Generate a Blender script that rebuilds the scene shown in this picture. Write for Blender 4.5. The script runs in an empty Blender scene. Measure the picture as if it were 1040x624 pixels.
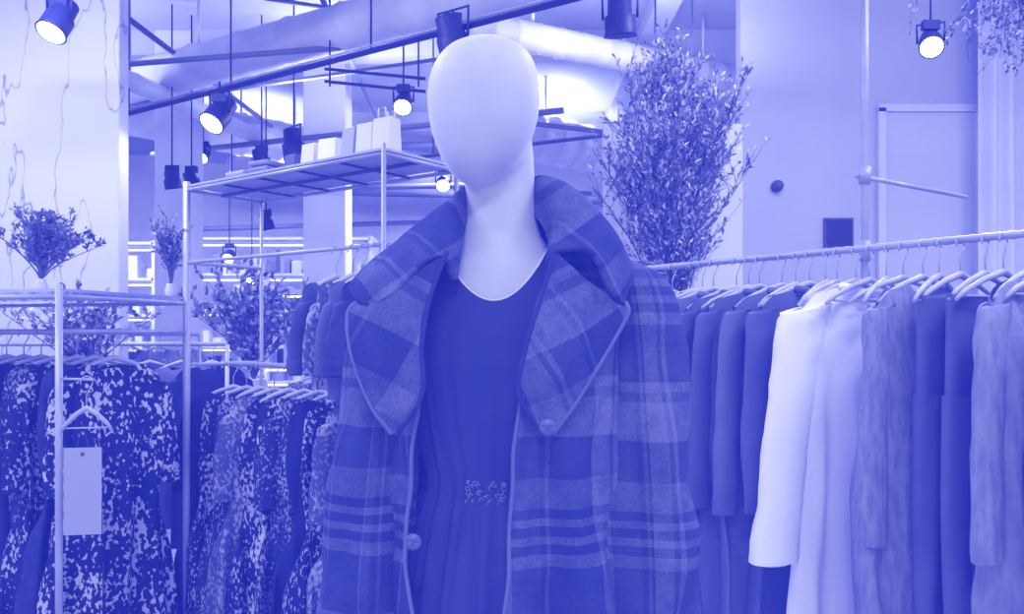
import bpy, bmesh, math, random
from mathutils import Vector, Matrix, noise
R = random.Random(7)
sc = bpy.context.scene
sc.view_settings.view_transform = 'Standard'
sc.view_settings.look = 'None'

EYE = 1.45
def W(u, v, d):
    "frame column u, row v at camera depth d -> world metres"
    return Vector(((u-520)*d/820.0, d, EYE+(340-v)*d/820.0))

# ---------------------------------------------------------------- colours
def s2l(c):
    c /= 255.0
    return c/12.92 if c <= .04045 else ((c+.055)/1.055)**2.4
LO = (34, 45, 172); HI = (240, 241, 255)
F = (.0115, .0185, .29)  # blue self-glow added to every non-lamp material to lift its shadows
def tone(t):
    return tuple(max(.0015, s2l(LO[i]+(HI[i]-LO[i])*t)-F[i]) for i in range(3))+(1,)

def mat(name, t, rough=.8, metal=0.0, t2=None, pattern=None, scale=20, glow=None, bump=0, spec=.3, sheen=0, thr=(.5, .55)):
    m = bpy.data.materials.new(name); m.use_nodes = True
    nt = m.node_tree; b = nt.nodes['Principled BSDF']; N = nt.nodes.new; L = nt.links.new
    b.inputs['Roughness'].default_value = rough
    b.inputs['Metallic'].default_value = metal
    b.inputs['Specular IOR Level'].default_value = spec
    b.inputs['Base Color'].default_value = tone(t)
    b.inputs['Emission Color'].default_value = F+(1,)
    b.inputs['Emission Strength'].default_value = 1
    if sheen:
        b.inputs['Sheen Weight'].default_value = sheen; b.inputs['Sheen Roughness'].default_value = .4
    if glow:
        b.inputs['Emission Color'].default_value = (.9, .92, 1, 1)
        b.inputs['Emission Strength'].default_value = glow
    tc = N('ShaderNodeTexCoord')
    def mixto(fac):
        mx = N('ShaderNodeMix'); mx.data_type = 'RGBA'
        L(fac, mx.inputs[0]); mx.inputs[6].default_value = tone(t); mx.inputs[7].default_value = tone(t2)
        L(mx.outputs[2], b.inputs['Base Color'])
    if pattern == 'noise':
        n = N('ShaderNodeTexNoise'); n.inputs['Scale'].default_value = scale; n.inputs['Detail'].default_value = 5
        L(tc.outputs['Object'], n.inputs['Vector'])
        mr = N('ShaderNodeMapRange'); mr.inputs[1].default_value = thr[0]-.15; mr.inputs[2].default_value = thr[1]+.1
        L(n.outputs[0], mr.inputs[0]); mixto(mr.outputs[0])
    elif pattern == 'floral':
        mp = N('ShaderNodeMapping'); mp.inputs['Scale'].default_value = (1, 1, .7); L(tc.outputs['Object'], mp.inputs[0])
        n = N('ShaderNodeTexNoise'); n.inputs['Scale'].default_value = scale*.13; n.inputs['Detail'].default_value = 3
        L(mp.outputs[0], n.inputs['Vector'])
        n2 = N('ShaderNodeTexNoise'); n2.inputs['Scale'].default_value = scale; n2.inputs['Detail'].default_value = 2
        L(mp.outputs[0], n2.inputs['Vector'])
        s = N('ShaderNodeMath'); s.operation = 'MULTIPLY_ADD'; s.inputs[1].default_value = .5
        L(n.outputs[0], s.inputs[0]); L(n2.outputs[0], s.inputs[2])
        mr = N('ShaderNodeMapRange'); mr.inputs[1].default_value = thr[0]; mr.inputs[2].default_value = thr[1]
        L(s.outputs[0], mr.inputs[0]); mixto(mr.outputs[0])
    elif pattern == 'twig_shadow':  # thin dark lines painted in as twig shadows
        n = N('ShaderNodeTexNoise'); n.inputs['Scale'].default_value = scale; n.inputs['Detail'].default_value = 4
        mp = N('ShaderNodeMapping'); mp.inputs['Scale'].default_value = (2.4, 1, .7); mp.inputs['Rotation'].default_value = (0, .35, 0)
        L(tc.outputs['Object'], mp.inputs[0]); L(mp.outputs[0], n.inputs['Vector'])
        a = N('ShaderNodeMath'); a.operation = 'SUBTRACT'; a.inputs[1].default_value = .53; L(n.outputs[0], a.inputs[0])
        c = N('ShaderNodeMath'); c.operation = 'ABSOLUTE'; L(a.outputs[0], c.inputs[0])
        mr = N('ShaderNodeMapRange'); mr.inputs[1].default_value = .007; mr.inputs[2].default_value = 0
        L(c.outputs[0], mr.inputs[0]); mixto(mr.outputs[0])
    elif pattern == 'ribs':
        mp = N('ShaderNodeMapping'); mp.inputs['Scale'].default_value = (1, 1, .22); L(tc.outputs['Object'], mp.inputs[0])
        n = N('ShaderNodeTexNoise'); n.inputs['Scale'].default_value = scale*3; n.inputs['Detail'].default_value = 3
        L(mp.outputs[0], n.inputs['Vector'])
        mr = N('ShaderNodeMapRange'); mr.inputs[1].default_value = .35; mr.inputs[2].default_value = .65
        L(n.outputs[0], mr.inputs[0]); mixto(mr.outputs[0])
    elif pattern == 'planks':
        w = N('ShaderNodeTexBrick'); w.inputs['Scale'].default_value = scale
        w.inputs['Color1'].default_value = tone(t); w.inputs['Color2'].default_value = tone(t2); w.inputs['Mortar'].default_value = tone(t-.2)
        w.inputs['Mortar Size'].default_value = .006
        L(tc.outputs['Object'], w.inputs['Vector']); L(w.outputs[0], b.inputs['Base Color'])
    elif pattern == 'plaid':
        uv = N('ShaderNodeUVMap'); sep = N('ShaderNodeSeparateXYZ'); L(uv.outputs[0], sep.inputs[0])
        def band(out, period, stops, off):
            m1 = N('ShaderNodeMath'); m1.operation = 'MULTIPLY_ADD'; m1.inputs[1].default_value = 1/period; m1.inputs[2].default_value = off
            L(out, m1.inputs[0])
            m2 = N('ShaderNodeMath'); m2.operation = 'FRACT'; L(m1.outputs[0], m2.inputs[0])
            r = N('ShaderNodeValToRGB'); r.color_ramp.interpolation = 'CONSTANT'
            els = r.color_ramp.elements
            els[0].position = 0; els[0].color = (stops[0][1],)*3+(1,)
            els[1].position = stops[1][0]; els[1].color = (stops[1][1],)*3+(1,)
            for p, c in stops[2:]:
                e = els.new(p); e.color = (c, c, c, 1)
            L(m2.outputs[0], r.inputs[0]); return r.outputs[0]
        bx = band(sep.outputs[0], .21, [(0, .12), (.25, .75), (.47, .3), (.51, .85), (.55, .3), (.78, .12), (.83, .5), (.86, .12)], .1)
        by = band(sep.outputs[1], .42, [(0, .05), (.10, .6), (.15, .0), (.19, .6), (.22, .0), (.26, .6), (.29, .0), (.33, .5), (.45, .08), (.62, .75), (.78, .3), (.82, .75), (.86, .1)], .58)
        ad = N('ShaderNodeMath'); ad.operation = 'ADD'; L(bx, ad.inputs[0]); L(by, ad.inputs[1])
        n = N('ShaderNodeTexNoise'); n.inputs['Scale'].default_value = 230; n.inputs['Detail'].default_value = 3
        L(tc.outputs['Object'], n.inputs['Vector'])
        n2 = N('ShaderNodeTexNoise'); n2.inputs['Scale'].default_value = 26; n2.inputs['Detail'].default_value = 5
        L(tc.outputs['Object'], n2.inputs['Vector'])
        nn = N('ShaderNodeMath'); nn.operation = 'ADD'; L(n.outputs[0], nn.inputs[0]); L(n2.outputs[0], nn.inputs[1])
        pw = N('ShaderNodeMath'); pw.operation = 'POWER'; pw.inputs[1].default_value = 1.5; L(nn.outputs[0], pw.inputs[0])
        mu = N('ShaderNodeMath'); mu.operation = 'MULTIPLY'; L(ad.outputs[0], mu.inputs[0]); L(pw.outputs[0], mu.inputs[1])
        m3 = N('ShaderNodeMath'); m3.operation = 'MULTIPLY'; m3.inputs[1].default_value = .58; m3.use_clamp = True; L(mu.outputs[0], m3.inputs[0])
        mixto(m3.outputs[0])
    if bump:
        n = N('ShaderNodeTexNoise'); n.inputs['Scale'].default_value = 60; L(tc.outputs['Object'], n.inputs['Vector'])
        bp = N('ShaderNodeBump'); bp.inputs['Strength'].default_value = bump; bp.inputs['Distance'].default_value = .004
        L(n.outputs[0], bp.inputs['Height']); L(bp.outputs[0], b.inputs['Normal'])
    return m

# ---------------------------------------------------------------- mesh tools
def add_grid(bm, fn, nu, nv, closed=False, mi=0, smooth=True):
    uvl = bm.loops.layers.uv.verify()
    V = []; U = []
    cu = nu if closed else nu+1
    for j in range(nv+1):
        row = []; ur = []
        for i in range(cu):
            co, uv = fn(i/nu, j/nv); row.append(bm.verts.new(co)); ur.append(uv)
        if closed: ur.append(fn(1.0, j/nv)[1])
        V.append(row); U.append(ur)
    for j in range(nv):
        for i in range(nu):
            k = (i+1) % cu
            f = bm.faces.new((V[j][i], V[j][k], V[j+1][k], V[j+1][i]))
            f.material_index = mi; f.smooth = smooth
            for l, (a, c) in zip(f.loops, ((i, j), (i+1, j), (i+1, j+1), (i, j+1))):
                l[uvl].uv = U[c][a]
    return V
def add_tube(bm, pts, r, seg=8, mi=0, sq=1.0, smooth=True):
    pts = [Vector(p) for p in pts]; n = len(pts)
    rs = r if isinstance(r, (list, tuple)) else [r]*n
    rings = []; prev = None
    for i, p in enumerate(pts):
        t = (pts[min(i+1, n-1)]-pts[max(i-1, 0)])
        t = t.normalized() if t.length > 1e-9 else Vector((0, 0, 1))
        if prev is None:
            a = Vector((1, 0, 0)) if abs(t.x) < .8 else Vector((0, 1, 0))
        else: a = prev
        a = (a-t*a.dot(t)).normalized(); b = t.cross(a); prev = a
        rings.append([bm.verts.new(p+(a*math.cos(k*2*math.pi/seg)+b*sq*math.sin(k*2*math.pi/seg))*rs[i]) for k in range(seg)])
    for i in range(n-1):
        for k in range(seg):
            f = bm.faces.new((rings[i][k], rings[i][(k+1) % seg], rings[i+1][(k+1) % seg], rings[i+1][k])); f.material_index = mi; f.smooth = smooth
    for rg in (rings[0][::-1], rings[-1]):
        f = bm.faces.new(rg); f.material_index = mi
    return rings
def add_box(bm, c, s, rz=0, mi=0, rx=0, ry=0):
    M = Matrix.Translation(c) @ Matrix.Rotation(rz, 4, 'Z') @ Matrix.Rotation(ry, 4, 'Y') @ Matrix.Rotation(rx, 4, 'X')
    v = [bm.verts.new(M @ Vector((x*s[0]/2, y*s[1]/2, z*s[2]/2))) for x in (-1, 1) for y in (-1, 1) for z in (-1, 1)]
    for q in ((0, 1, 3, 2), (4, 6, 7, 5), (0, 4, 5, 1), (2, 3, 7, 6), (0, 2, 6, 4), (1, 5, 7, 3)):
        f = bm.faces.new([v[i] for i in q]); f.material_index = mi
def finish(bm, name, mats, parent=None, loc=(0, 0, 0), rz=0, solid=0, bevel=0, recalc=True):
    if recalc: bmesh.ops.recalc_face_normals(bm, faces=bm.faces)
    me = bpy.data.meshes.new(name); bm.to_mesh(me); bm.free()
    for m in (mats if isinstance(mats, (list, tuple)) else [mats]): me.materials.append(m)
    o = bpy.data.objects.new(name, me); sc.collection.objects.link(o)
    o.location = loc; o.rotation_euler = (0, 0, rz)
    if parent: o.parent = parent
    if solid:
        s = o.modifiers.new('thick', 'SOLIDIFY'); s.thickness = solid; s.offset = 0
    if bevel:
        s = o.modifiers.new('bevel', 'BEVEL'); s.width = bevel; s.segments = 2; s.limit_method = 'ANGLE'
    return o
def empty(name, loc=(0, 0, 0), rz=0):
    e = bpy.data.objects.new(name, None); e.empty_display_size = .1; e.location = loc; e.rotation_euler = (0, 0, rz)
    sc.collection.objects.link(e); return e
def cr(P, t):
    "catmull-rom through list"
    n = len(P)-1; x = min(max(t, 0), 1)*n; i = min(int(x), n-1); f = x-i
    g = lambda k: P[min(max(k, 0), n)]
    a, b, c, d = g(i-1), g(i), g(i+1), g(i+2)
    return .5*((2*b)+(c-a)*f+(2*a-5*b+4*c-d)*f*f+(3*b-a-3*c+d)*f**3)
def lerp_tab(T, z):
    "T descending list of (z, a, b..)"
    if z >= T[0][0]: return T[0][1:]
    for a, b in zip(T, T[1:]):
        if z >= b[0]:
            f = (a[0]-z)/(a[0]-b[0])
            return tuple(p+(q-p)*f for p, q in zip(a[1:], b[1:]))
    return T[-1][1:]

# ---------------------------------------------------------------- materials
M_head = mat('mannequin_matte_white', .76, rough=.5, spec=.25, sheen=.5)
M_coat = mat('plaid_wool', .085, rough=.95, pattern='plaid', t2=.375, bump=.7, spec=.05)
M_edge = mat('coat_edge_stitch', .34, rough=.9)
M_smock = mat('smocking_thread', .5, rough=.9)
M_dress = mat('dark_crepe', .12, rough=.8, t2=.15, pattern='noise', scale=9, spec=.15)
M_rim = mat('neckline_rim_highlight', .9)  # pale tone standing in for rim light along the neckline
M_steel = mat('brushed_steel', .50, rough=.35, metal=0, spec=.8, t2=.64, pattern='noise', scale=4)
M_black = mat('black_metal', .08, rough=.5)
M_black2 = mat('dark_metal', .22, rough=.5)
M_wood = mat('pale_hanger_wood', .64, rough=.5)
M_wall = mat('painted_wall', .76, t2=.84, pattern='noise', scale=1.2)
M_wallR = mat('painted_wall_right', .70, t2=.75, pattern='noise', scale=.8)
M_ceil = mat('painted_ceiling', .60, t2=.70, pattern='noise', scale=.9)
M_twigshade = mat('pillar_twig_shadow', .76, t2=.45, pattern='twig_shadow', scale=1.3, rough=.5)  # pale pillar with twig shadows painted into its colour
M_floor = mat('floor_planks', .6, t2=.68, pattern='planks', scale=1.2, rough=.5)
M_duct = mat('duct_white', .88, rough=.4, t2=.76, pattern='noise', scale=3)
M_white = mat('white_linen', .95, rough=.85, bump=.3)
M_paper = mat('white_card', .82, rough=.6)
M_leafd = mat('leaf_dark', .22, t2=.45, pattern='noise', scale=9)
M_leafm = mat('leaf_pale', .5, t2=.8, pattern='noise', scale=9)
M_dryd = mat('dried_leaf_dark', .30, t2=.45, pattern='noise', scale=9)
M_dryl = mat('dried_leaf_pale', .6, t2=.85, pattern='noise', scale=9)
M_twig = mat('twig_bark', .3)
M_glow = mat('lamp_glow', 1, glow=6)
M_glass = mat('shelf_glass', .72, rough=.1, spec=.8, t2=.62, pattern='noise', scale=2)
FL = [mat('floral_a', .02, t2=.62, pattern='floral', scale=80, thr=(.80, .87)),
      mat('floral_b', .06, t2=.54, pattern='floral', scale=105, thr=(.77, .88)),
      mat('floral_c', .02, t2=.72, pattern='floral', scale=66, thr=(.79, .85)),
      mat('floral_d', .20, t2=.56, pattern='floral', scale=90, thr=(.72, .88))]
DK = [mat('fabric_navy', .03), mat('fabric_ink', .08, t2=.14, pattern='noise', scale=12), mat('fabric_slate', .17, t2=.22, pattern='noise', scale=8)]
GR = [mat('fabric_blue_a', .23, t2=.28, pattern='noise', scale=6), mat('fabric_blue_b', .29, t2=.35, pattern='noise', scale=6),
      mat('fabric_blue_c', .36, t2=.42, pattern='noise', scale=8), mat('fabric_rib', .38, t2=.50, pattern='ribs', scale=26, bump=.5),
      mat('fabric_grey', .38, t2=.50, pattern='ribs', scale=16, bump=.6)]

# ---------------------------------------------------------------- room
def slab(name, c, s, m, bevel=0):
    bm = bmesh.new(); add_box(bm, (0, 0, 0), s); return finish(bm, name, m, loc=c, bevel=bevel)
slab('floor', (0, 4, -.05), (12, 14, .1), M_floor)
slab('ceiling', (0, 4, 3.95), (12, 14, .1), M_ceil)
slab('wall_left', (-6.05, 4, 1.95), (.1, 14, 3.9), M_wall)
slab('wall_right', (6.05, 4, 1.95), (.1, 14, 3.9), M_wallR)
slab('wall_back', (0, 11.05, 1.95), (12, .1, 3.9), M_wall)
slab('wall_partition', (3.8, 5.62, 1.95), (4.45, .12, 3.9), M_wallR)
slab('left_pillar', (-3.1, 4.58, 1.95), (1.8, .12, 3.9), M_twigshade, .01)
slab('pillar', (-1.64, 7.2, 1.95), (.37, .3, 3.9), mat('pillar_paint', .90), .01)
slab('pillar.001', (-2.72, 6.6, 1.95), (.3, .25, 3.9), mat('pillar_paint_b', .86), .01)
slab('trim_1', (3.8, 5.54, .06), (4.45, .03, .12), M_paper)
bm = bmesh.new()
x0, x1 = 2.53, 3.2
for x in (x0, x1): add_box(bm, (x, 0, 1.5), (.05, .04, 3.0))
add_box(bm, ((x0+x1)/2, 0, 3.0), (x1-x0+.05, .04, .05)); add_box(bm, ((x0+x1)/2, .008, 1.5), (x1-x0, .02, 3.0), mi=1)
finish(bm, 'door_1', [M_paper, mat('door_leaf', .76)], loc=(0, 5.53, 0))
bm = bmesh.new()
def cur(u, v):
    x = 3.10+u*1.3; return Vector((x, .04*math.sin(u*70)+.012*math.sin(u*31+v*2), v*3.85)), (u, v)
add_grid(bm, cur, 260, 6); finish(bm, 'curtain', mat('curtain_white', .84), loc=(0, 5.36, .02))
bm = bmesh.new()
for y in (4.2, 6.6, 9.0): add_box(bm, (0, y, 3.8), (12, .22, .2))
for x in (-4, -.3, 1.1): add_box(bm, (x, 4, 3.84), (.18, 14, .12))
finish(bm, 'ceiling_beams', mat('beam_paint', .74))
bm = bmesh.new()
def duct(a, b, r, n=14):
    a = Vector(a); b = Vector(b); pts = []; rs = []
    for i in range(n+1):
        p = a.lerp(b, i/n)
        for k, q in ((-.01, 1), (0, 1.07), (.01, 1)):
            pts.append(p+(b-a)*k*.6); rs.append(r*q)
    add_tube(bm, pts, rs, 24)
    for k in (.2, .5, .8):
        p = a.lerp(b, k); add_tube(bm, [(p.x, p.y, p.z+r), (p.x, p.y, 3.9)], .012, 6)
duct((-5.2, 7.6, 3.4), (.6, 4.25, 3.45), .15)
duct((-4.5, 6.0, 3.42), (-.8, 9.8, 3.4), .2)
duct((-.2, 7.2, 3.3), (2.4, 9.5, 3.3), .22)
duct((-3.2, 4.1, 3.56), (-1.2, 4.8, 3.56), .09)
duct((-2.9, 5.0, 3.25), (-1.9, 8.5, 3.2), .07)
duct((-.3, 5.2, 3.45), (1.9, 6.4, 3.45), .10)
finish(bm, 'air_duct', M_duct)
bm = bmesh.new()
for a, b, r in (((-3.5, 8.5, 2.95), (.3, 8.0, 2.95), .03), ((-3, 5.6, 3.3), (-1.1, 5.2, 3.3), .02), ((-.1, 6.2, 3.1), (1.5, 6.9, 3.1), .02),
                ((-5, 7, 3.2), (0, 5.5, 3.4), .015), ((-2.6, 8.9, 3.1), (2, 9.6, 3.0), .05), ((-4, 9.6, 2.7), (-1, 9.7, 2.8), .03), ((-3.8, 10.2, 3.3), (1, 10.2, 3.2), .06),
                ((-3.3, 7.4, 3.1), (.4, 6.3, 3.2), .025), ((-2.9, 4.9, 3.7), (-.4, 5.9, 3.7), .015), ((-2.4, 4.9, 3.75), (.1, 5.3, 3.75), .02), ((.2, 4.6, 3.75), (1.5, 5.5, 3.75), .015),
                ((-3.4, 9.2, 3.55), (1.5, 8.7, 3.55), .04), ((-2.5, 5.0, 3.5), (-2.3, 9.5, 3.5), .02), ((-1.2, 4.8, 3.6), (-1.4, 9.5, 3.6), .02)):
    add_tube(bm, [a, b], r, 8)
finish(bm, 'ceiling_pipes', mat('pipe_paint', .40))
bm = bmesh.new()
for z in (2.75, 2.83):
    add_tube(bm, [W(330, 70, 5.2)+Vector((0, 0, z-2.83)), W(432, 80, 5.0)+Vector((0, 0, z-2.83))], .010, 6)
for u in (335, 425): add_tube(bm, [W(u, 72, 5.15)+Vector((0, 0, -.1)), (W(u, 72, 5.15).x, 5.15, 3.9)], .006, 6)
finish(bm, 'hanging_frame', M_black)

bm = bmesh.new()
A = Vector((-2.75, 5.70, 3.0)); B = Vector((.55, 3.55, 3.0))
add_tube(bm, [A, B], .018, 4, smooth=False)
d = (B-A)
add_tube(bm, [A+Vector((0, 0, .028)), B+Vector((0, 0, .028))], .007, 6, mi=1)
for k in (.02, .3, .6, .97):
    p = A+d*k; add_tube(bm, [p, (p.x, p.y, 3.9)], .006, 6)
finish(bm, 'lighting_track', [M_black, M_steel])
bm = bmesh.new()
A2 = Vector((-2.6, 7.0, 2.78)); B2 = Vector((1.4, 5.3, 2.85))
add_tube(bm, [A2, B2], .014, 4, smooth=False)
for k in (.05, .5, .95):
    p = A2.lerp(B2, k); add_tube(bm, [p, (p.x, p.y, 3.9)], .006, 6)
finish(bm, 'lighting_track', [M_black2])

def spot(u, v, dd, aim, r=.055, ln=.16, on=True, top=3.9, power=25):
    p = W(u, v, dd); a = Vector(aim).normalized()
    bm = bmesh.new()
    pts = [-a*ln, -a*ln*.95, -a*ln*.5, -a*ln*.45, Vector((0, 0, 0)), a*.015]
    add_tube(bm, pts, [r*.55, r*.75, r*.8, r, r, r*1.08], 20)
    s = a.cross(Vector((0, 0, 1))).normalized()
    j = -a*ln*.4
    add_tube(bm, [j+s*r*1.1, j+s*r*1.15+Vector((0, 0, r*1.7)), j-s*r*1.15+Vector((0, 0, r*1.7)), j-s*r*1.1], .007, 6)
    add_tube(bm, [j+Vector((0, 0, r*1.7)), Vector((j.x, j.y, top-p.z))], .006, 6)
    add_box(bm, (j.x, j.y, r*1.7+.03), (.09, .035, .05))
    if on:
        add_tube(bm, [a*.016, a*.02, a*.03], [r*.95, r*.9, r*.4], 20, mi=1)
    finish(bm, 'track_spotlight', [M_black, M_glow], loc=p)
    if on:
        l = bpy.data.lights.new('spot_lamp', 'SPOT'); l.energy = power; l.spot_size = 1.6; l.spot_blend = .6; l.shadow_soft_size = .05
        o = bpy.data.objects.new('spot_lamp', l); o.location = p+a*.05; o.rotation_euler = a.to_track_quat('-Z', 'Y').to_euler(); sc.collection.objects.link(o)
spot(53, 31, 4.0, (-.15, -.45, -.8), .07, .2, power=40)
spot(216, 124, 4.9, (-.25, -.45, -.6), .075, .2, top=3.0)
spot(409, 108, 5.4, (0, -.6, -.6), .06, .14)
spot(946, 47, 4.4, (-.25, -.6, -.5), .06, .16, power=40)
spot(464, 56, 4.1, (.2, .3, -.8), .085, .2, on=False, top=3.0)
spot(630, 34, 3.9, (.05, .2, -.9), .075, .17, on=False)
spot(300, 160, 5.6, (.1, .1, -.95), .08, .2, on=False)
spot(268, 172, 6.2, (.2, .2, -.95), .07, .16, on=False)
spot(272, 232, 7.0, (.2, .2, -.9), .06, .14, on=False)
spot(205, 160, 6.8, (0, -.6, -.5), .05, .1)
spot(450, 188, 7.0, (0, -.6, -.5), .06, .1)
spot(666, 136, 5.2, (.1, .2, -.9), .08, .12, on=False)
spot(176, 190, 6.0, (.1, .2, -.9), .06, .12, on=False)
spot(197, 190, 6.2, (.3, .2, -.9), .06, .12, on=False)
spot(232, 262, 8.5, (0, -.6, -.5), .06, .1)
spot(330, 240, 9, (0, -.6, -.5), .06, .1)
spot(255, 285, 9.2, (0, -.6, -.5), .05, .1)
bm = bmesh.new(); add_tube(bm, [(0, 0, 0), (0, -.03, 0), (0, -.06, 0), (0, -.075, 0)], [.04, .04, .032, .012], 16)
finish(bm, 'wall_sensor', M_black2, loc=(1.82, 5.56, 2.47))
bm = bmesh.new(); add_box(bm, (0, 0, 0), (.2, .02, .2)); add_box(bm, (0, -.012, .0), (.17, .01, .17), mi=1)
finish(bm, 'wall_panel', [M_black2, M_black], loc=(2.24, 5.54, 2.15))

# ---------------------------------------------------------------- foliage
def leaf(bm, p, d, s, mi, w=.28):
    up = Vector((R.uniform(-1, 1), R.uniform(-1, 1), R.uniform(-1, 1)))
    sd = d.cross(up)
    if sd.length < 1e-3: return
    sd.normalize()
    v = [bm.verts.new(p), bm.verts.new(p+d*s*.5+sd*s*w), bm.verts.new(p+d*s), bm.verts.new(p+d*s*.5-sd*s*w)]
    f = bm.faces.new(v); f.material_index = mi
def foliage(name, base, h, spread, n=9, sub=7, ls=.03, leaves=5, mats=None, pot=None, lean=(0, 0), thin=.004, tmin=.25, flip=False, w=.28, up=.3):
    bm = bmesh.new()
    for i in range(n):
        a = R.uniform(0, 2*math.pi); k = R.uniform(.1, 1)*spread
        tip = Vector((math.cos(a)*k+lean[0], math.sin(a)*k+lean[1], h*R.uniform(.6, 1)*(1-.25*(k/spread)**2)))
        mid = Vector((tip.x*.35, tip.y*.35, tip.z*.5))
        P = [Vector((0, 0, 0)), mid, tip]
        pts = [cr(P, t/6)+Vector((R.uniform(-1, 1), R.uniform(-1, 1), 0))*h*.012 for t in range(7)]
        add_tube(bm, pts, [thin*(1.3-t/7) for t in range(7)], 4)
        for j in range(sub):
            t = R.uniform(tmin, 1); p = cr(P, t)
            dr = Vector((R.uniform(-1, 1), R.uniform(-1, 1), R.uniform(.1, 1.0)+up)).normalized()
            ln = h*R.uniform(.1, .24)*(1.25-t*.6)
            q = [p, p+dr*ln*.5+Vector((0, 0, ln*.05)), p+dr*ln+Vector((0, 0, ln*.18))]
            add_tube(bm, q, [thin*.5, thin*.4, thin*.25], 3)
            for m in range(leaves):
                f = R.uniform(.2, 1); pp = cr(q, f)
                dd = (dr+Vector((R.uniform(-1, 1), R.uniform(-1, 1), R.uniform(-.6, 1)))).normalized()
                leaf(bm, pp, dd, ls*R.uniform(.6, 1.3), 1 if R.random() < .5 else 2, w)
    ms = [M_twig]+(mats or [M_leafd, M_leafm])+[M_paper]
    if flip:
        for v in bm.verts: v.co.z = -v.co.z
    if pot:
        add_tube(bm, [(0, 0, -pot), (0, 0, -pot*.9), (0, 0, -pot*.4), (0, 0, -.01), (0, 0, 0)], [.3*pot, .36*pot, .42*pot, .3*pot, .33*pot], 20, mi=3)
    return finish(bm, name, ms, loc=base, recalc=False)
def pedestal(x, y, h, w=.28):
    bm = bmesh.new(); add_box(bm, (0, 0, .03), (w*.9, w*.9, .06)); add_box(bm, (0, 0, h/2), (w*.82, w*.82, h-.06)); add_box(bm, (0, 0, h-.015), (w, w, .03))
    finish(bm, 'plant_pedestal', M_paper, loc=(x, y, 0), bevel=.004)

# ---------------------------------------------------------------- racks left
Zs = 1.593
bm = bmesh.new()
pA = Vector((-1.459, 2.6, 0)); pB = Vector((-1.29, 3.2, 0)); pC = Vector((-2.42, 2.87, 0)); pD = Vector((-2.25, 3.47, 0))
for p, top in ((pA, Zs+.02), (pC, Zs+.02), (pD, Zs+.02)): add_tube(bm, [p, (p.x, p.y, top)], .0115, 12)
for a, b in ((pA, pB), (pB, pD), (pD, pC), (pC, pA)):
    add_tube(bm, [(a.x, a.y, Zs-.02), (b.x, b.y, Zs-.02)], .008, 8)
RA0 = Vector((-2.33, 3.17, 1.46)); RA1 = Vector((-1.375, 2.9, 1.46))
add_tube(bm, [RA0, RA1], .011, 10)
add_tube(bm, [(pA.x, pA.y, .25), (pB.x, pB.y, .25)], .009, 8); add_tube(bm, [(pC.x, pC.y, .25), (pD.x, pD.y, .25)], .009, 8)
add_tube(bm, [(pA.x, pA.y, 1.46), (pB.x, pB.y, 1.46)], .008, 8); add_tube(bm, [(pC.x, pC.y, 1.46), (pD.x, pD.y, 1.46)], .008, 8)
add_tube(bm, [(pA.x, pA.y, 1.308), (-1.31, 2.535, 1.308)], .004, 8)      # face-out arm for the price card
v = [bm.verts.new((p.x, p.y, Zs+dz)) for dz in (-.004, .006) for p in (pA, pB, pD, pC)]
for q in ((0, 1, 2, 3), (4, 7, 6, 5), (0, 4, 5, 1), (1, 5, 6, 2), (2, 6, 7, 3), (3, 7, 4, 0)):
    f = bm.faces.new([v[i] for i in q]); f.material_index = 1
finish(bm, 'garment_rack', [M_steel, M_glass])

bm = bmesh.new()
Z2 = 2.035; off = Vector((.21, .28, 0))
p0 = Vector((-1.29, 3.2, 0)); p1 = Vector((-.405, 2.55, 0)); p2 = p1+off; p3 = p0+off
for p in (p0, p1, p2, p3): add_tube(bm, [p, (p.x, p.y, Z2+(.02 if p in (p0, p1) else .0))], .014 if p is p0 else .008, 12)
for z in (Z2-.012, Z2-.3):
    for a, b in ((p0, p1), (p1, p2), (p2, p3), (p3, p0)):
        if z < Z2-.1 and (a, b) == (p2, p3): continue
        add_tube(bm, [(a.x, a.y, z), (b.x, b.y, z)], .007, 8)
for k in (.2, .4, .6, .8):
    a = p0.lerp(p1, k); b = a+off; add_tube(bm, [(a.x, a.y, Z2-.012), (b.x, b.y, Z2-.012)], .005, 6, mi=2)
a = p0+off*.45; b = p1+off*.45; add_tube(bm, [(a.x, a.y, Z2-.014), (b.x, b.y, Z2-.014)], .007, 6, mi=2)
v = [bm.verts.new((p.x, p.y, Z2+dz)) for dz in (0, .008) for p in (p0, p1, p2, p3)]
for q in ((0, 1, 2, 3), (4, 7, 6, 5), (0, 4, 5, 1), (1, 5, 6, 2), (2, 6, 7, 3), (3, 7, 4, 0)):
    f = bm.faces.new([v[i] for i in q]); f.material_index = 1
m0 = p0+off*.5; m1 = p1+off*.5
add_tube(bm, [(m0.x, m0.y, 1.33), (m1.x, m1.y, 1.33)], .010, 8)
for a, b in ((p0, p3), (p1, p2)): add_tube(bm, [(a.x, a.y, 1.33), (b.x, b.y, 1.33)], .008, 8); add_tube(bm, [(a.x, a.y, .2), (b.x, b.y, .2)], .009, 8)
finish(bm, 'shelf_rack', [M_steel, mat('shelf_board', .66), M_black2])

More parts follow.
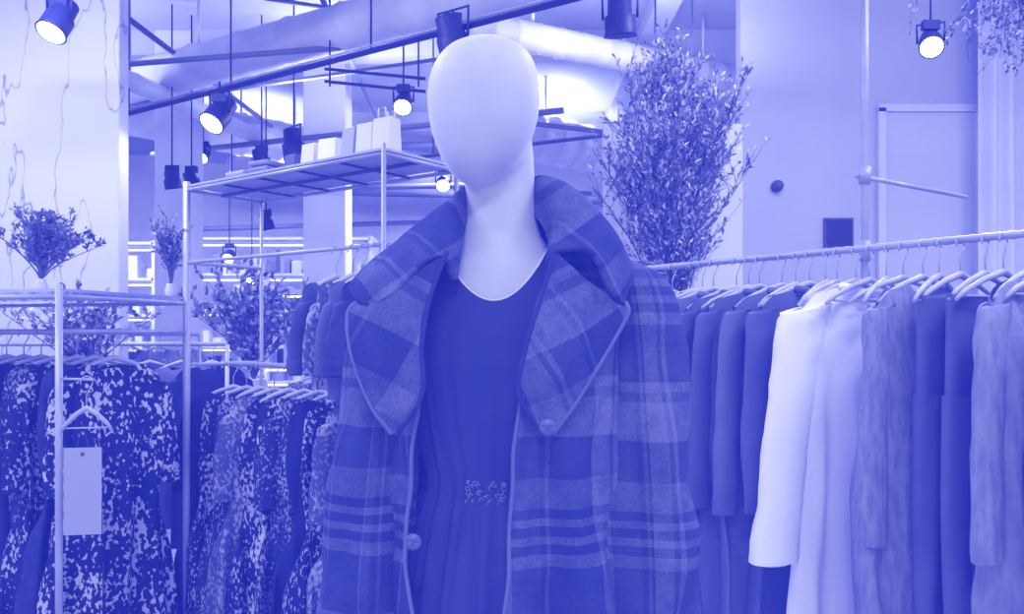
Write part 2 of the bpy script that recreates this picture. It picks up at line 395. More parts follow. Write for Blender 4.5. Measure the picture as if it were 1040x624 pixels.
def bag(loc, w, dp, h, rz, m, handle=True):
    bm = bmesh.new()
    def f(u, v):
        a = u*2*math.pi; c, s = math.cos(a), math.sin(a)
        k = max(abs(c), abs(s)); pinch = 1-.35*v
        return Vector((c/k*w/2, s/k*dp/2*pinch, v*h)), (u, v)
    add_grid(bm, f, 16, 5, closed=True, smooth=False)
    add_box(bm, (0, 0, .003), (w, dp, .005))
    add_box(bm, (0, 0, h-.004), (w*.96, dp*.6, .004))
    if handle:
        for s in (-1, 1): add_tube(bm, [(-w*.22, s*dp*.3, h*.98), (-w*.2, s*dp*.3, h*1.22), (w*.2, s*dp*.3, h*1.22), (w*.22, s*dp*.3, h*.98)], .003, 6)
    finish(bm, 'paper_bag', m, loc=loc, rz=rz)
yaw = math.atan2(-.65, .885)
zt = Z2+.009
def onshelf(k, f=.5): q = p0.lerp(p1, k)+off*f; return (q.x, q.y, zt)
M_bg = mat('bag_grey', .6); M_bg2 = mat('box_mid', .45)
bag(onshelf(.50), .07, .07, .115, yaw, M_paper, False)
bag(onshelf(.59), .075, .07, .12, yaw+.2, M_white, False)
bag(onshelf(.70), .07, .07, .14, yaw-.1, M_bg, False)
bag(onshelf(.77), .07, .07, .145, yaw+.1, M_paper, False)
bag(onshelf(.85), .075, .08, .15, yaw+.1, M_paper, True)
bag(onshelf(.40), .06, .06, .09, yaw, M_black2, False)
for kk, nl in ((.16, 2), (.29, 3)):
    bm = bmesh.new(); x, y, z = onshelf(kk)
    for i in range(nl):
        add_box(bm, (0, 0, .014+i*.024), (.12-.006*i, .17, .021), rz=.05*i)
    finish(bm, 'folded_knitwear', M_bg if nl == 2 else M_bg2, loc=(x, y, z), rz=yaw, bevel=.008)

# ---------------------------------------------------------------- hangers and garments
def add_hanger(bm, w=.2, mi=0, mj=1):
    h = []
    for k in range(9):
        a = math.radians(-20+k*28); h.append((.018*math.cos(a), 0, -.010+.018*math.sin(a)))
    add_tube(bm, h[::-1], .0022, 6, mi=mj)
    add_tube(bm, [h[0], (.008, 0, -.035), (0, 0, -.05), (0, 0, -.095)], .0022, 6, mi=mj)
    pts = [(-w, 0, -.165), (-w*.8, 0, -.142), (-w*.4, 0, -.112), (0, 0, -.092), (w*.4, 0, -.112), (w*.8, 0, -.142), (w, 0, -.165)]
    add_tube(bm, pts, [.005, .007, .008, .010, .008, .007, .005], 8, mi=mi)
    add_tube(bm, [(-w*.9, 0, -.155), (w*.9, 0, -.155)], .003, 6, mi=mi)
def garment(name, loc, rz, m, L=1.0, ws=.2, hem=.22, th=.045, sleeve=.5, fold=6, amp=.012, sr=.05, seed=0, neck=.03, hm=None, waist=None, flare=.02, collar=False):
    rr = random.Random(seed); ph = rr.uniform(0, 6); ns = Vector((seed*3.7, seed*1.3, 0))
    bm = bmesh.new(); add_hanger(bm, ws*.95, 0, 1)
    def f(u, v):
        a = u*2*math.pi; c, s = math.cos(a), math.sin(a)
        w = ws+(hem-ws)*v**.8
        if waist: w *= 1-waist*math.exp(-((v-.38)/.12)**2)
        t = .012+(th-.012)*min(1, v*5)**.6
        cx = math.copysign(abs(c)**.8, c)
        x = w*cx
        ax = abs(x)/w*ws
        zt = -.098-.22*ax-1.6*max(0, ax-ws*.8)**1.2-(neck if ax < .055 else neck*max(0, 1-(ax-.055)/.02))*(1 if v < .5 else 0)*(1-v)
        z = zt*(1-v)+(-.098-L)*v
        g = min(1, v*2.2)
        y = t*math.copysign(abs(s)**.7, s)*(1+.25*g*math.sin(3*x/w+ph))
        n = noise.noise(Vector((x*14, y*3, z*1.8))+ns)
        n2 = noise.noise(Vector((x*30, y*3, z*6))+ns)
        y += g*amp*(math.sin(x/ws*fold+ph+n*2.5)+n*1.4)+amp*.5*n2
        x += .25*amp*n+.01*math.sin(v*3+ph)*g
        z += .010*v*math.sin(x*22+ph)
        return Vector((x, y, z)), (u, v)
    add_grid(bm, f, 60, 40, closed=True, mi=2)
    if sleeve:
        for sd in (-1, 1):
            P = [Vector((sd*ws*.80, 0, -.175)), Vector((sd*(ws*.97), 0, -.205)), Vector((sd*(ws+.012+flare*.4), -.006, -.21-sleeve*.45)), Vector((sd*(ws+.012+flare), -.02, -.21-sleeve))]
            n = 26; 
            def sf(u, v):
                p = cr(P, v); a = u*2*math.pi
                r = sr*(.80+.22*min(1, v*4)-.16*v)
                q = noise.noise(Vector((sd*4+math.sin(a), v*6+math.cos(a)*.6, seed)))
                q2 = noise.noise(Vector((sd*4+math.sin(a)*2, v*16, seed+9)))
                rr_ = r*(1+.16*q+.10*q2)
                return p+Vector((math.cos(a)*rr_, math.sin(a)*rr_*.55+.006*q, .25*math.cos(a)*rr_*-sd*(1-v))), (u, v)
            V = add_grid(bm, sf, 18, n, closed=True, mi=2)
            f2 = bm.faces.new(V[0]); f2.material_index = 2
            c = P[-1]; r = sr*.64
            add_tube(bm, [c+Vector((0, 0, .045)), c+Vector((0, 0, .04)), c+Vector((0, 0, .0)), c+Vector((0, 0, -.006))], [r*.9, r*1.12, r*1.1, r*.9], 16, mi=2, sq=.6)
    if collar:
        pts = [(.062*math.cos(a), .030*math.sin(a)-.008, -.112-.02*(1-abs(math.cos(a)))*(1 if math.sin(a) < 0 else -.4)) for a in [k*math.pi/10 for k in range(21)]]
        add_tube(bm, pts, .012, 8, mi=2)
        for i in range(7):
            z = -.17-i*.1
            if -z < L: add_tube(bm, [(0, -th-.002, z), (0, -th-.008, z)], .005, 8, mi=0)
    return finish(bm, name, [hm or M_wood, M_steel, m], loc=loc, rz=rz)
def trousers(name, loc, rz, m, L=1.0, seed=0):
    bm = bmesh.new(); add_hanger(bm, .17, 0, 1)
    def waist(u, v):
        a = u*2*math.pi; c, s = math.cos(a), math.sin(a)
        return Vector(((.17+.015*v)*math.copysign(abs(c)**.7, c), .022*math.copysign(abs(s)**.6, s)+.006*math.sin(c*9)*v, -.16-.26*v)), (u, v)
    add_grid(bm, waist, 48, 8, closed=True, mi=2)
    for sd in (-1, 1):
        def leg(u, v):
            a = u*2*math.pi; c, s = math.cos(a), math.sin(a)
            w = .092-.012*v
            return Vector((sd*(.093+.008*v)+w*math.copysign(abs(c)**.8, c), .026*math.copysign(abs(s)**.7, s)+.012*math.sin(c*5+v*4+sd)*v, -.40-(L-.4)*v)), (u, v)
        add_grid(bm, leg, 28, 18, closed=True, mi=2)
    add_tube(bm, [(-.17, 0, -.16), (.17, 0, -.16)], .012, 8, mi=2)
    add_tube(bm, [(-.01, -.03, -.17), (-.03, -.034, -.25), (-.035, -.04, -.36), (-.02, -.04, -.42), (0, -.04, -.36), (.012, -.034, -.25), (.008, -.03, -.17)], .003, 6, mi=1)
    return finish(bm, name, [M_wood, M_steel, m], loc=loc, rz=rz)

def RP(s): return Vector((.55+.72*s, 3.0-1.0*s, 1.70))
ry = math.atan2(.72, 1.0)
bm = bmesh.new()
a = RP(-.12); b = RP(1.45); n = 120
add_tube(bm, [a.lerp(b, i/n) for i in range(n+1)], [.0095 if i % 2 else .012 for i in range(n+1)], 10)
post = Vector((1.053, 2.41, 0))
add_tube(bm, [(post.x, post.y, 0), (post.x, post.y, 3.9)], .0115, 12)
add_tube(bm, [(post.x, post.y, 1.90), (post.x, post.y, 1.95)], .018, 12)
add_tube(bm, [(post.x, post.y, 1.67), (post.x, post.y, 1.73)], .016, 12)
add_tube(bm, [(post.x-.03, post.y, 1.925), (1.57, 2.79, 1.925)], .007, 8)
add_tube(bm, [(post.x, post.y, 0), (post.x, post.y, .012)], .07, 20)
for s in (-.08, 1.42):
    q = RP(s); add_tube(bm, [(q.x, q.y, 0), (q.x, q.y, 1.7)], .0135, 12)
finish(bm, 'hanging_rail', M_steel)
jit = lambda a: R.uniform(-a, a)
sd = 1
for s, m in ((-.03, 0), (.05, 1), (.13, 0), (.205, 1), (.285, 0), (.36, 0), (.43, 1)):
    garment('coat', RP(s), ry-.12+jit(.14), GR[m], L=1.15+jit(.08), ws=.205, hem=.25, sleeve=.58, th=.04, seed=sd, fold=7, amp=.020, collar=True, flare=.035); sd += 1
garment('jacket', RP(.51), ry-.16, GR[0], L=1.1, ws=.205, hem=.25, sleeve=.56, th=.04, seed=31, collar=True, amp=.018)
garment('linen_shirt', RP(.635), ry-.26, M_white, L=1.25, ws=.20, hem=.25, sleeve=.67, sr=.085, th=.045, seed=32, amp=.020, fold=9, flare=.10, collar=True)
garment('knit_cardigan', RP(.795), ry-.1, GR[3], L=1.2, ws=.2, hem=.26, sleeve=.58, th=.045, seed=33, amp=.022, fold=10)
trousers('trousers', RP(.875), ry-.12, GR[0], L=1.15, seed=3)
trousers('trousers', RP(.925), ry-.05, GR[0], L=1.15, seed=4)
garment('quilted_jacket', RP(1.01), ry+.0, GR[4], L=.80, ws=.2, hem=.23, sleeve=.55, sr=.06, th=.06, seed=35, amp=.030, flare=.06)
garment('knit_cardigan', RP(1.12), ry, GR[2], L=.9, ws=.2, hem=.23, sleeve=.55, th=.06, seed=36, amp=.02)
garment('coat', RP(1.22), ry, GR[1], L=1.0, ws=.2, hem=.23, sleeve=.55, th=.06, seed=37, amp=.02)
for s in (.165, .325, .47, .555, .585, .67, .71, .75, .83, .96, 1.06):
    bm = bmesh.new(); add_hanger(bm, .2, 0, 1); finish(bm, 'clothes_hanger', [M_wood, M_steel], loc=RP(s), rz=ry+jit(.25))

yA = math.atan2(RA1.y-RA0.y, RA1.x-RA0.x)
for i in range(12):
    t = .03+i*.082
    p = RA0.lerp(RA1, t)
    m = [DK[0], DK[1], DK[0], FL[1], DK[0], FL[0], FL[2], DK[0], FL[1], FL[0], DK[1], FL[2]][i]
    nm = 'evening_dress' if m in DK else 'floral_dress'
    garment(nm, p, yA+math.radians(52)+jit(.3), m, L=1.15+jit(.06), ws=.17, hem=.26, th=.04, sleeve=.35 if i % 2 else 0, sr=.045, seed=50+i, fold=9, amp=.034, waist=.22)
mA = p0+off*.5; mB = p1+off*.5; yB = math.atan2(mB.y-mA.y, mB.x-mA.x)
for i in range(12):
    t = .05+i*.08; p = mA.lerp(mB, t); p.z = 1.33
    m = [DK[0], FL[0], FL[1], FL[3], FL[0], FL[2], FL[1], DK[0], FL[0], FL[3], FL[1], FL[0]][i]
    garment('floral_dress' if m in FL else 'evening_dress', p, yB+math.radians(60)+jit(.3), m, L=1.08+jit(.05), ws=.16, hem=.26, th=.045, sleeve=.3 if i % 3 == 0 else 0, sr=.045, seed=80+i, fold=9, amp=.034, waist=.22)
for k_, m, L_ in ((.80, DK[2], .30), (.87, FL[3], .36), (.92, GR[0], .4), (.97, DK[1], .4)):
    q = p0.lerp(p1, k_)
    garment('blouse', (q.x, q.y, Z2-.3), yaw+1.3, m, L=L_, ws=.12, hem=.13, th=.03, sleeve=.2, sr=.035, seed=int(k_*100)+300)
bm = bmesh.new(); add_hanger(bm, .075, 0, 1)
finish(bm, 'clothes_hanger', [M_wood, M_steel], loc=W(88, 385, 2.55), rz=.2)
bm = bmesh.new()
cw, ch = .112, .275
add_box(bm, (0, 0, -ch/2), (cw, .004, ch)); add_tube(bm, [(-.02, 0, -.01), (0, 0, .075), (.02, 0, -.01)], .0015, 6, mi=1)
add_tube(bm, [(0, -.002, -.02), (0, -.004, -.02)], .006, 12, mi=1)
finish(bm, 'price_card', [mat('price_card_stock', .62), M_black2], loc=W(84, 455, 2.55), rz=.15, bevel=.001)

foliage('potted_shrub', (-1.72, 2.95, Zs+.06), .25, .20, n=26, sub=11, ls=.020, leaves=8, pot=.055, thin=.003, mats=[M_leafd, M_dryd])
foliage('potted_shrub', (-1.36, 3.22, Zs+.06), .28, .10, n=14, sub=9, ls=.02, leaves=7, pot=.055, thin=.003)
foliage('potted_shrub', W(258, 385, 5.2), .7, .45, n=30, sub=12, ls=.05, leaves=8, mats=[M_leafd, M_leafm], pot=.25)
q = W(258, 385, 5.2); pedestal(q.x, q.y, q.z-.25)
foliage('potted_shrub', W(85, 395, 3.85), .5, .40, n=26, sub=11, ls=.035, leaves=8, pot=.2)
q = W(85, 395, 3.85); pedestal(q.x, q.y, q.z-.2, .24)
foliage('dried_branches', W(684, 345, 4.3), 1.55, .40, n=75, sub=26, ls=.034, leaves=12, mats=[M_dryd, M_dryl], thin=.0045, pot=.5, w=.2, up=.6)
q = W(684, 345, 4.3); pedestal(q.x, q.y, q.z-.5, .5)
foliage('hanging_branches', Vector((2.25, 3.6, 3.9)), 1.2, .50, n=26, sub=14, ls=.026, leaves=7, tmin=.6, flip=True, mats=[M_leafd, M_dryd])

slab('display_panel', (.994, 5.0, 1.375), (.86, .04, 2.75), mat('panel_white', .82), .004)
def display_shelf(loc, w, h, rows, rz=0, seed=1):
    rr = random.Random(seed); bm = bmesh.new()
    for x in (-w/2, w/2):
        add_box(bm, (x, 0, h/2), (.04, .4, h), mi=0)
    for r in range(rows+1):
        z = .05+r*(h-.08)/rows; add_box(bm, (0, 0, z), (w, .4, .03), mi=0)
        if r < rows:
            add_box(bm, (0, .1, z+(h/rows)-.06), (w*.9, .03, .02), mi=4)
            x = -w/2+.08
            while x < w/2-.1:
                ww = rr.uniform(.04, .13); hh = rr.uniform(.08, h/rows*.7)
                add_box(bm, (x+ww/2, rr.uniform(-.1, .1), z+.016+hh/2), (ww*.9, .18, hh), mi=rr.choice((0, 1, 2, 3))); x += ww+rr.uniform(.01, .08)
    finish(bm, 'display_shelf', [M_paper, M_black2, mat('stock_a', .45), mat('stock_b', .85), mat('strip_glow', 1, glow=1.6)], loc=loc, rz=rz)
display_shelf((-2.75, 9.6, 0), 2.2, 2.6, 6, seed=3)
display_shelf((-4.9, 9.2, 0), 1.8, 2.5, 6, seed=4)
display_shelf((-.3, 10.2, 0), 1.8, 2.3, 5, seed=5)
display_shelf((-1.95, 7.9, 0), 1.3, 1.9, 5, seed=6)
def far_rack(a, b, z, n, mats, L=.9, yawo=1.0, seed=1):
    a = Vector(a); b = Vector(b); bm = bmesh.new()
    add_tube(bm, [(a.x, a.y, z), (b.x, b.y, z)], .012, 8)
    for p in (a, b): add_tube(bm, [(p.x, p.y, 0), (p.x, p.y, z)], .012, 8)
    finish(bm, 'garment_rack', M_steel)
    y0 = math.atan2(b.y-a.y, b.x-a.x)
    for i in range(n):
        p = a.lerp(b, (i+.5)/n); m = mats[i % len(mats)]
        garment('hanging_garment', (p.x, p.y, z), y0+yawo+jit(.15), m, L=L+jit(.1), ws=.18, hem=.22, sleeve=.4, seed=seed*20+i)
far_rack((-3.3, 4.27), (-1.5, 4.25), 1.40, 11, [DK[0], FL[1], DK[1], FL[0], GR[1]], yawo=.75, seed=7)
far_rack((-1.3, 5.0), (-.3, 4.8), 1.28, 8, [FL[3], DK[1], GR[2], FL[0]], yawo=.9, seed=8)
far_rack((1.3, 4.6), (3.0, 4.0), 1.45, 8, [GR[0], GR[1], GR[2]], yawo=1.0, seed=9)
far_rack((-3.4, 6.1), (-2.4, 6.2), 1.45, 5, [GR[2], GR[4], DK[2]], yawo=1.0, seed=10)

# ---------------------------------------------------------------- mannequin
CX, CY = -.010, 1.50
bm = bmesh.new()
HD = [(37.5, 494, 1), (39, 494, 16), (42, 494, 29), (48, 493.5, 40), (56, 493, 47.5), (68, 492, 53.5), (82, 491.3, 56.5), (98, 491, 57.3), (114, 491, 56), (130, 490.5, 52.5), (145, 490, 47), (158, 489, 40.5), (169, 488, 33), (177, 487, 25), (183, 486.5, 16), (187, 486, 7), (188, 486, 1)]
pr = []
for v_, u_, r_ in HD:
    p = W(u_, v_+3.5, 1.42); k = (v_-112)/75
    pr.append((p.x, 1.425-(.012*max(0, k)), p.z, r_*1.42/820, r_*1.42/820*1.14))
def ring_loft(bm, rows, seg=40, mi=0):
    rg = [[bm.verts.new((x+a*math.cos(2*math.pi*k/seg), y+b*math.sin(2*math.pi*k/seg), z)) for k in range(seg)] for x, y, z, a, b in rows]
    for p, q in zip(rg, rg[1:]):
        for k in range(seg):
            f = bm.faces.new((p[k], p[(k+1) % seg], q[(k+1) % seg], q[k])); f.smooth = True; f.material_index = mi
    bm.faces.new(rg[0]); bm.faces.new(rg[-1][::-1])
ring_loft(bm, pr)
nx = -.0225
ring_loft(bm, [(nx, 1.475, 1.82, .058, .056), (nx, 1.475, 1.76, .0630, .061), (nx, 1.478, 1.70, .0645, .062), (nx, 1.483, 1.66, .068, .064), (nx, 1.488, 1.63, .076, .068), (-.018, 1.493, 1.60, .095, .078),
     (-.015, 1.497, 1.57, .130, .092), (CX, CY, 1.54, .16, .103), (CX, CY, 1.50, .185, .112), (CX, CY, 1.42, .185, .120), (CX, CY, 1.33, .168, .112), (CX, CY, 1.2, .13, .095), (CX, CY, 1.1, .15, .105), (CX, CY, 1.0, .175, .12), (CX, CY, .9, .18, .12), (CX, CY, .84, .15, .11)])
for s in (-1, 1):
    ring_loft(bm, [(CX+s*.09, CY, .92, .085, .1), (CX+s*.088, CY, .75, .075, .082), (CX+s*.085, CY, .58, .058, .062), (CX+s*.083, CY+.01, .45, .05, .055), (CX+s*.082, CY+.01, .3, .036, .042), (CX+s*.082, CY+.01, .2, .032, .038), (CX+s*.082, CY-.03, .165, .04, .09), (CX+s*.082, CY-.03, .152, .042, .1)], 24)
    add_tube(bm, [(CX+s*.17, CY, 1.52), (CX+s*.205, CY, 1.4), (CX+s*.225, CY-.01, 1.2), (CX+s*.235, CY-.03, .98), (CX+s*.235, CY-.04, .9)], [.045, .042, .037, .027, .022], 16)
    add_tube(bm, [(CX+s*.235, CY-.04, .91), (CX+s*.235, CY-.045, .87), (CX+s*.235, CY-.05, .82)], [.022, .036, .03], 14, sq=.5)
    for q in range(4):
        add_tube(bm, [(CX+s*.235+(-.025+q*.017)*1, CY-.05, .84), (CX+s*.235+(-.028+q*.018), CY-.06, .79), (CX+s*.235+(-.028+q*.018), CY-.055, .745+abs(q-1.5)*.01)], [.009, .009, .006], 8)
    add_tube(bm, [(CX+s*.235-s*.02, CY-.06, .88), (CX+s*.235-s*.03, CY-.09, .84), (CX+s*.235-s*.03, CY-.1, .81)], [.011, .010, .007], 8)
man = finish(bm, 'mannequin', M_head)
rm = man.modifiers.new('fuse', 'REMESH'); rm.mode = 'VOXEL'; rm.voxel_size = .005; rm.use_smooth_shade = True
sm = man.modifiers.new('smooth', 'SMOOTH'); sm.factor = .5; sm.iterations = 10
bm = bmesh.new(); ring_loft(bm, [(CX, CY, .0, .38, .38), (CX, CY, .13, .38, .38), (CX, CY, .15, .365, .365)], 48)
finish(bm, 'mannequin_plinth', M_paper)

DT = [(1.66, .074, .072), (1.62, .086, .079), (1.59, .110, .089), (1.56, .146, .102), (1.52, .180, .115), (1.47, .196, .124), (1.40, .197, .129), (1.30, .178, .121), (1.20, .150, .108), (1.17, .148, .107), (1.13, .160, .116), (1.0, .19, .135), (.8, .22, .15), (.55, .25, .17)]
def ztop(ph):
    if math.cos(ph) <= 0: return 1.635
    z = 1.52
    for _ in range(14):
        x = lerp_tab(DT, z)[0]*math.sin(ph)+CX-.008+.031
        z = .6*z+.4*min(1.635, 1.509+10.5*x*x)
    return z
edge = []
def dressf(u, v):
    ph = -math.pi+u*2*math.pi
    zt = ztop(ph); z = zt+(.55-zt)*v
    a, b = lerp_tab(DT, z)
    g = max(0, min(1, (1.50-z)/.2))*.5+max(0, min(1, (1.19-z)/.1))*.8
    n = noise.noise(Vector((ph*6, z*2.5, 3)))
    k = 1+.028*g*math.sin(ph*30+n*3)+.04*n*g
    if 1.16 < z < 1.20: k += .012*math.sin(ph*60+z*300)
    p = Vector((CX-.008+a*k*math.sin(ph), CY-.0-b*k*math.cos(ph), z))
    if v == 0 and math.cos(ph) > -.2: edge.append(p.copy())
    return p, (ph*.2, z)
bm = bmesh.new(); add_grid(bm, dressf, 220, 90, closed=True)
dr = finish(bm, 'crepe_dress', M_dress)
bm = bmesh.new(); add_tube(bm, edge, .0016, 6); finish(bm, 'neck_rim_highlight', M_rim, parent=dr)  # rim highlight modelled as a thin bright tube
bm = bmesh.new(); rr = random.Random(5)
for i in range(34):
    ph = -.46+rr.uniform(0, .46); z = 1.160+rr.uniform(0, .035); a, b = lerp_tab(DT, z)
    c = Vector((CX+a*1.03*math.sin(ph), CY-b*1.06*math.cos(ph)-.001, z)); w = rr.uniform(.002, .004)
    add_tube(bm, [c+Vector((w*math.cos(k), 0, w*1.3*math.sin(k))) for k in (0, 1.2, 2.4, 3.6, 4.8)], .0008, 4)
finish(bm, 'waist_smocking', M_smock, parent=dr)

# coat
coat = empty('plaid_coat', (CX, CY, 0))
def kid(bm, name, m, **k):
    o = finish(bm, name, m, **k); o.parent = coat; o.matrix_parent_inverse = Matrix.Translation((-CX, -CY, 0)); return o
def wr(p, amp=.007, s=9):
    return amp*noise.noise(Vector((p.x*s*1.6, p.y*s, p.z*s*.42)))+amp*.45*noise.noise(Vector((p.x*s*4, p.y*s*3, p.z*s*1.3)))
BT = [(1.69, .075, .08), (1.65, .10, .09), (1.62, .155, .105), (1.59, .215, .120), (1.55, .245, .135), (1.45, .250, .145), (1.3, .245, .148), (1.15, .25, .15), (1.0, .26, .155), (.72, .29, .18)]
EL = [(1.70, -.08), (1.60, -.115), (1.517, -.14), (1.433, -.156), (1.316, -.156), (1.25, -.167), (1.149, -.18), (1.066, -.175), (.975, -.159), (.72, -.15)]
ER = [(1.70, .06), (1.60, .077), (1.517, .052), (1.433, .024), (1.316, .012), (1.25, .003), (1.149, -.003), (1.066, -.008), (.975, -.012), (.72, -.01)]
eL = []; eR = []
def shell(u, v):
    z = 1.69+(.72-1.69)*v
    a, b = lerp_tab(BT, z); xl = lerp_tab(EL, z)[0]; xr = lerp_tab(ER, z)[0]
    xl += .006*noise.noise(Vector((0, 1, z*9))); xr += .006*noise.noise(Vector((0, 5, z*9)))
    fl = math.asin(max(-1, min(1, (xl-CX)/a))); fr = math.asin(max(-1, min(1, (xr-CX)/a)))
    ph = fr+(fl+2*math.pi-fr)*u
    p = Vector((CX+a*math.sin(ph), CY-b*math.cos(ph), z))
    n = Vector((math.sin(ph), -math.cos(ph), 0))
    fo = max(0, min(1, (1.4-z)/.5))
    p += n*(wr(p, .020)+fo*.018*math.sin(ph*11+z*2))
    if u == 0: eR.append(p.copy())
    if u == 1: eL.append(p.copy())
    return p, ((ph-math.pi)*.24, z)
bm = bmesh.new(); add_grid(bm, shell, 160, 90); kid(bm, 'body', M_coat, solid=.006)
def sleeve(name, C, uo, k=1):
    Pz = [W(u_, v_, d_) for u_, v_, d_, r_ in C]; rs = [r_ for *_, r_ in C]
    def f(u, v):
        c = cr(Pz, v); r = cr(rs, v); a = u*2*math.pi
        nrm = Vector((math.sin(a), -math.cos(a), 0))
        p = c+Vector((nrm.x*r, nrm.y*r*.95, 0))
        p.z += -.5*(p.x-c.x)*k*max(0, 1-v*5)
        p += nrm*(wr(p, .022, 8)+.006*math.sin(v*26+a*2)*max(0, v-.2))
        return p, (uo+a*.085, p.z+.012*k)
    bm = bmesh.new(); add_grid(bm, f, 64, 80, closed=True)
    return kid(bm, name, M_coat, solid=.005)
sleeve('sleeve_right', [(628, 262, 1.48, .012), (634, 272, 1.48, .050), (640, 300, 1.475, .069), (646, 350, 1.47, .077), (650, 420, 1.47, .083), (654, 490, 1.47, .088), (657, 560, 1.465, .090), (658, 620, 1.46, .09), (659, 655, 1.455, .088)], .05)
sleeve('sleeve_left', [(402, 268, 1.48, .012), (398, 280, 1.48, .045), (395, 310, 1.475, .060), (391, 360, 1.47, .065), (387, 420, 1.47, .071), (381, 490, 1.47, .077), (376, 560, 1.465, .082), (374, 620, 1.46, .084), (373, 655, 1.455, .083)], .13, -1)
def patch(name, rows, rot=0, nu=60, nv=30, uo=0, vo=0, solid=.007, edges=(), amp=.012):
    Rw = [[W(*c) for c in r] for r in rows]
    ct, st = math.cos(rot), math.sin(rot)
    def pos(u, v):
        p = cr([cr(r, u) for r in Rw], v)
        p.y -= wr(p, amp)
        return p
    def f(u, v):
        p = pos(u, v); x, y = p.x+(p.y-1.35)*.3, p.z
        return p, (x*ct+y*st+uo, -x*st+y*ct+vo)
    bm = bmesh.new(); add_grid(bm, f, nu, nv); o = kid(bm, name, M_coat, solid=solid)
    for e in edges:
        bm = bmesh.new()
        pts = [pos(*((t/50, 1) if e == 'o' else (t/50, 0) if e == 'i' else (0, t/50) if e == 's' else (1, t/50))) for t in range(51)]
        add_tube(bm, [p+Vector((0, -.001, 0)) for p in pts], solid*.58, 8); kid(bm, name+'_rolled_edge', M_edge if e == 'o' and 'lapel' in name else M_coat)
patch('collar', [
 [(462, 285, 1.375), (466, 250, 1.41), (472, 225, 1.46), (492, 225, 1.555), (510, 225, 1.57), (528, 225, 1.555), (546, 222, 1.47), (560, 245, 1.41), (556, 280, 1.375)],
 [(450, 262, 1.350), (457, 225, 1.385), (470, 196, 1.46), (490, 192, 1.56), (510, 190, 1.59), (530, 188, 1.56), (549, 186, 1.47), (565, 215, 1.395), (564, 258, 1.350)],
 [(427, 270, 1.325), (433, 236, 1.365), (460, 204, 1.45), (485, 195, 1.58), (510, 192, 1.62), (535, 189, 1.58), (572, 189, 1.46), (597, 214, 1.39), (600, 258, 1.325)],
 [(399, 300, 1.320), (394, 266, 1.355), (426, 230, 1.45), (460, 216, 1.62), (510, 207, 1.66), (560, 207, 1.62), (602, 217, 1.46), (624, 248, 1.375), (621, 295, 1.320)],
 [(376, 311, 1.340), (359, 291, 1.368), (392, 258, 1.47), (440, 234, 1.64), (510, 227, 1.68), (585, 224, 1.64), (622, 244, 1.49), (637, 274, 1.40), (631, 310, 1.340)]],
 rot=.6, nu=120, nv=44, edges=('o',), solid=.013, amp=.018)
patch('lapel_left', [
 [(454, 256, 1.352), (437, 300, 1.335), (428, 350, 1.328), (428, 400, 1.328), (402, 442, 1.335)],
 [(415, 282, 1.328), (396, 318, 1.314), (392, 362, 1.310), (402, 407, 1.318), (401, 441, 1.334)],
 [(378, 303, 1.342), (355, 316, 1.36), (358, 362, 1.352), (376, 408, 1.343), (398, 441, 1.335)]], rot=-.5, edges=('o', 'i'), uo=.03, vo=.1, solid=.009, amp=.015)
patch('lapel_right', [
 [(564, 254, 1.352), (551, 300, 1.335), (535, 350, 1.328), (527, 400, 1.328), (550, 438, 1.335)],
 [(596, 286, 1.328), (590, 322, 1.314), (573, 362, 1.310), (557, 402, 1.318), (555, 440, 1.334)],
 [(627, 303, 1.342), (637, 318, 1.352), (610, 366, 1.345), (582, 412, 1.340), (561, 441, 1.335)]], rot=.5, edges=('o', 'i'), uo=.0, vo=.05, solid=.009, amp=.015)
bm = bmesh.new()
add_tube(bm, [p+Vector((0, -.002, 0)) for p in eL], .0038, 6); add_tube(bm, [p+Vector((0, -.002, 0)) for p in eR], .0038, 6)
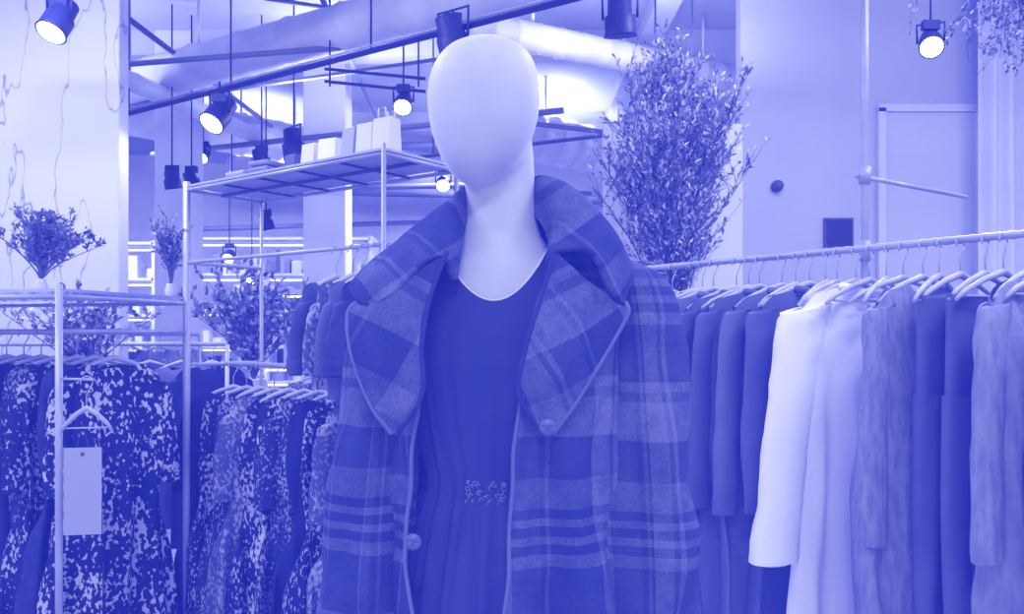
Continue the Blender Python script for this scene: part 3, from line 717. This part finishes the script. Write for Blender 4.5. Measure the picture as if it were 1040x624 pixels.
kid(bm, 'front_facing_edge', M_edge)
M_btn = mat('coat_button', .3, rough=.3)
for u_, v_, d_ in ((556, 434, 1.316), (420, 550, 1.332)):
    bm = bmesh.new(); c = W(u_, v_, d_)
    add_tube(bm, [c, c+Vector((0, -.004, 0)), c+Vector((0, -.008, 0)), c+Vector((0, -.007, 0))], [.011, .014, .013, .009], 20)
    for q in (-1, 1): add_tube(bm, [c+Vector((q*.004, -.009, -.004)), c+Vector((-q*.004, -.0095, .004))], .001, 4)
    kid(bm, 'button', M_btn)

# ---------------------------------------------------------------- light
w = bpy.data.worlds.new('world'); sc.world = w; w.use_nodes = True
w.node_tree.nodes['Background'].inputs[0].default_value = (.97, .98, 1, 1)
w.node_tree.nodes['Background'].inputs[1].default_value = 1.0
def area(loc, size, e, rot=(0, 0, 0)):
    l = bpy.data.lights.new('fill_light', 'AREA'); l.shape = 'RECTANGLE'; l.size = size[0]; l.size_y = size[1]; l.energy = e
    o = bpy.data.objects.new('fill_light', l); o.location = loc; o.rotation_euler = rot; sc.collection.objects.link(o)
for x, y, e in ((-2.2, 1.2, 45), (2.0, 1.2, 45), (0, -.8, 50), (-2, 3.2, 55), (1.8, 3.4, 50), (3.5, 2.5, 40), (-4, 7.5, 100), (0, 8.0, 110), (3, 8, 70), (-4.6, 3, 50)):
    area((x, y, 3.66), (1.2, .3), e)  # overhead fill added to light the shop, no fixtures behind it
for x, y, e in ((-3.5, 5.5, 22), (-1.2, 6.0, 22), (.9, 5.0, 20), (-2.5, 8.5, 30), (1, 8.5, 25), (3, 4, 12), (-.5, 3, 14)):
    area((x, y, 3.12), (1.0, .1), e, (math.pi, 0, 0))  # unseen upward fill added to brighten the ceiling

cam = bpy.data.cameras.new('camera'); co = bpy.data.objects.new('camera', cam); sc.collection.objects.link(co)
co.location = (0, 0, EYE); co.rotation_euler = (math.radians(90), 0, 0)
cam.sensor_width = 36; cam.lens = 36*820/1040; cam.shift_y = 28/1040; cam.clip_start = .05
sc.camera = co
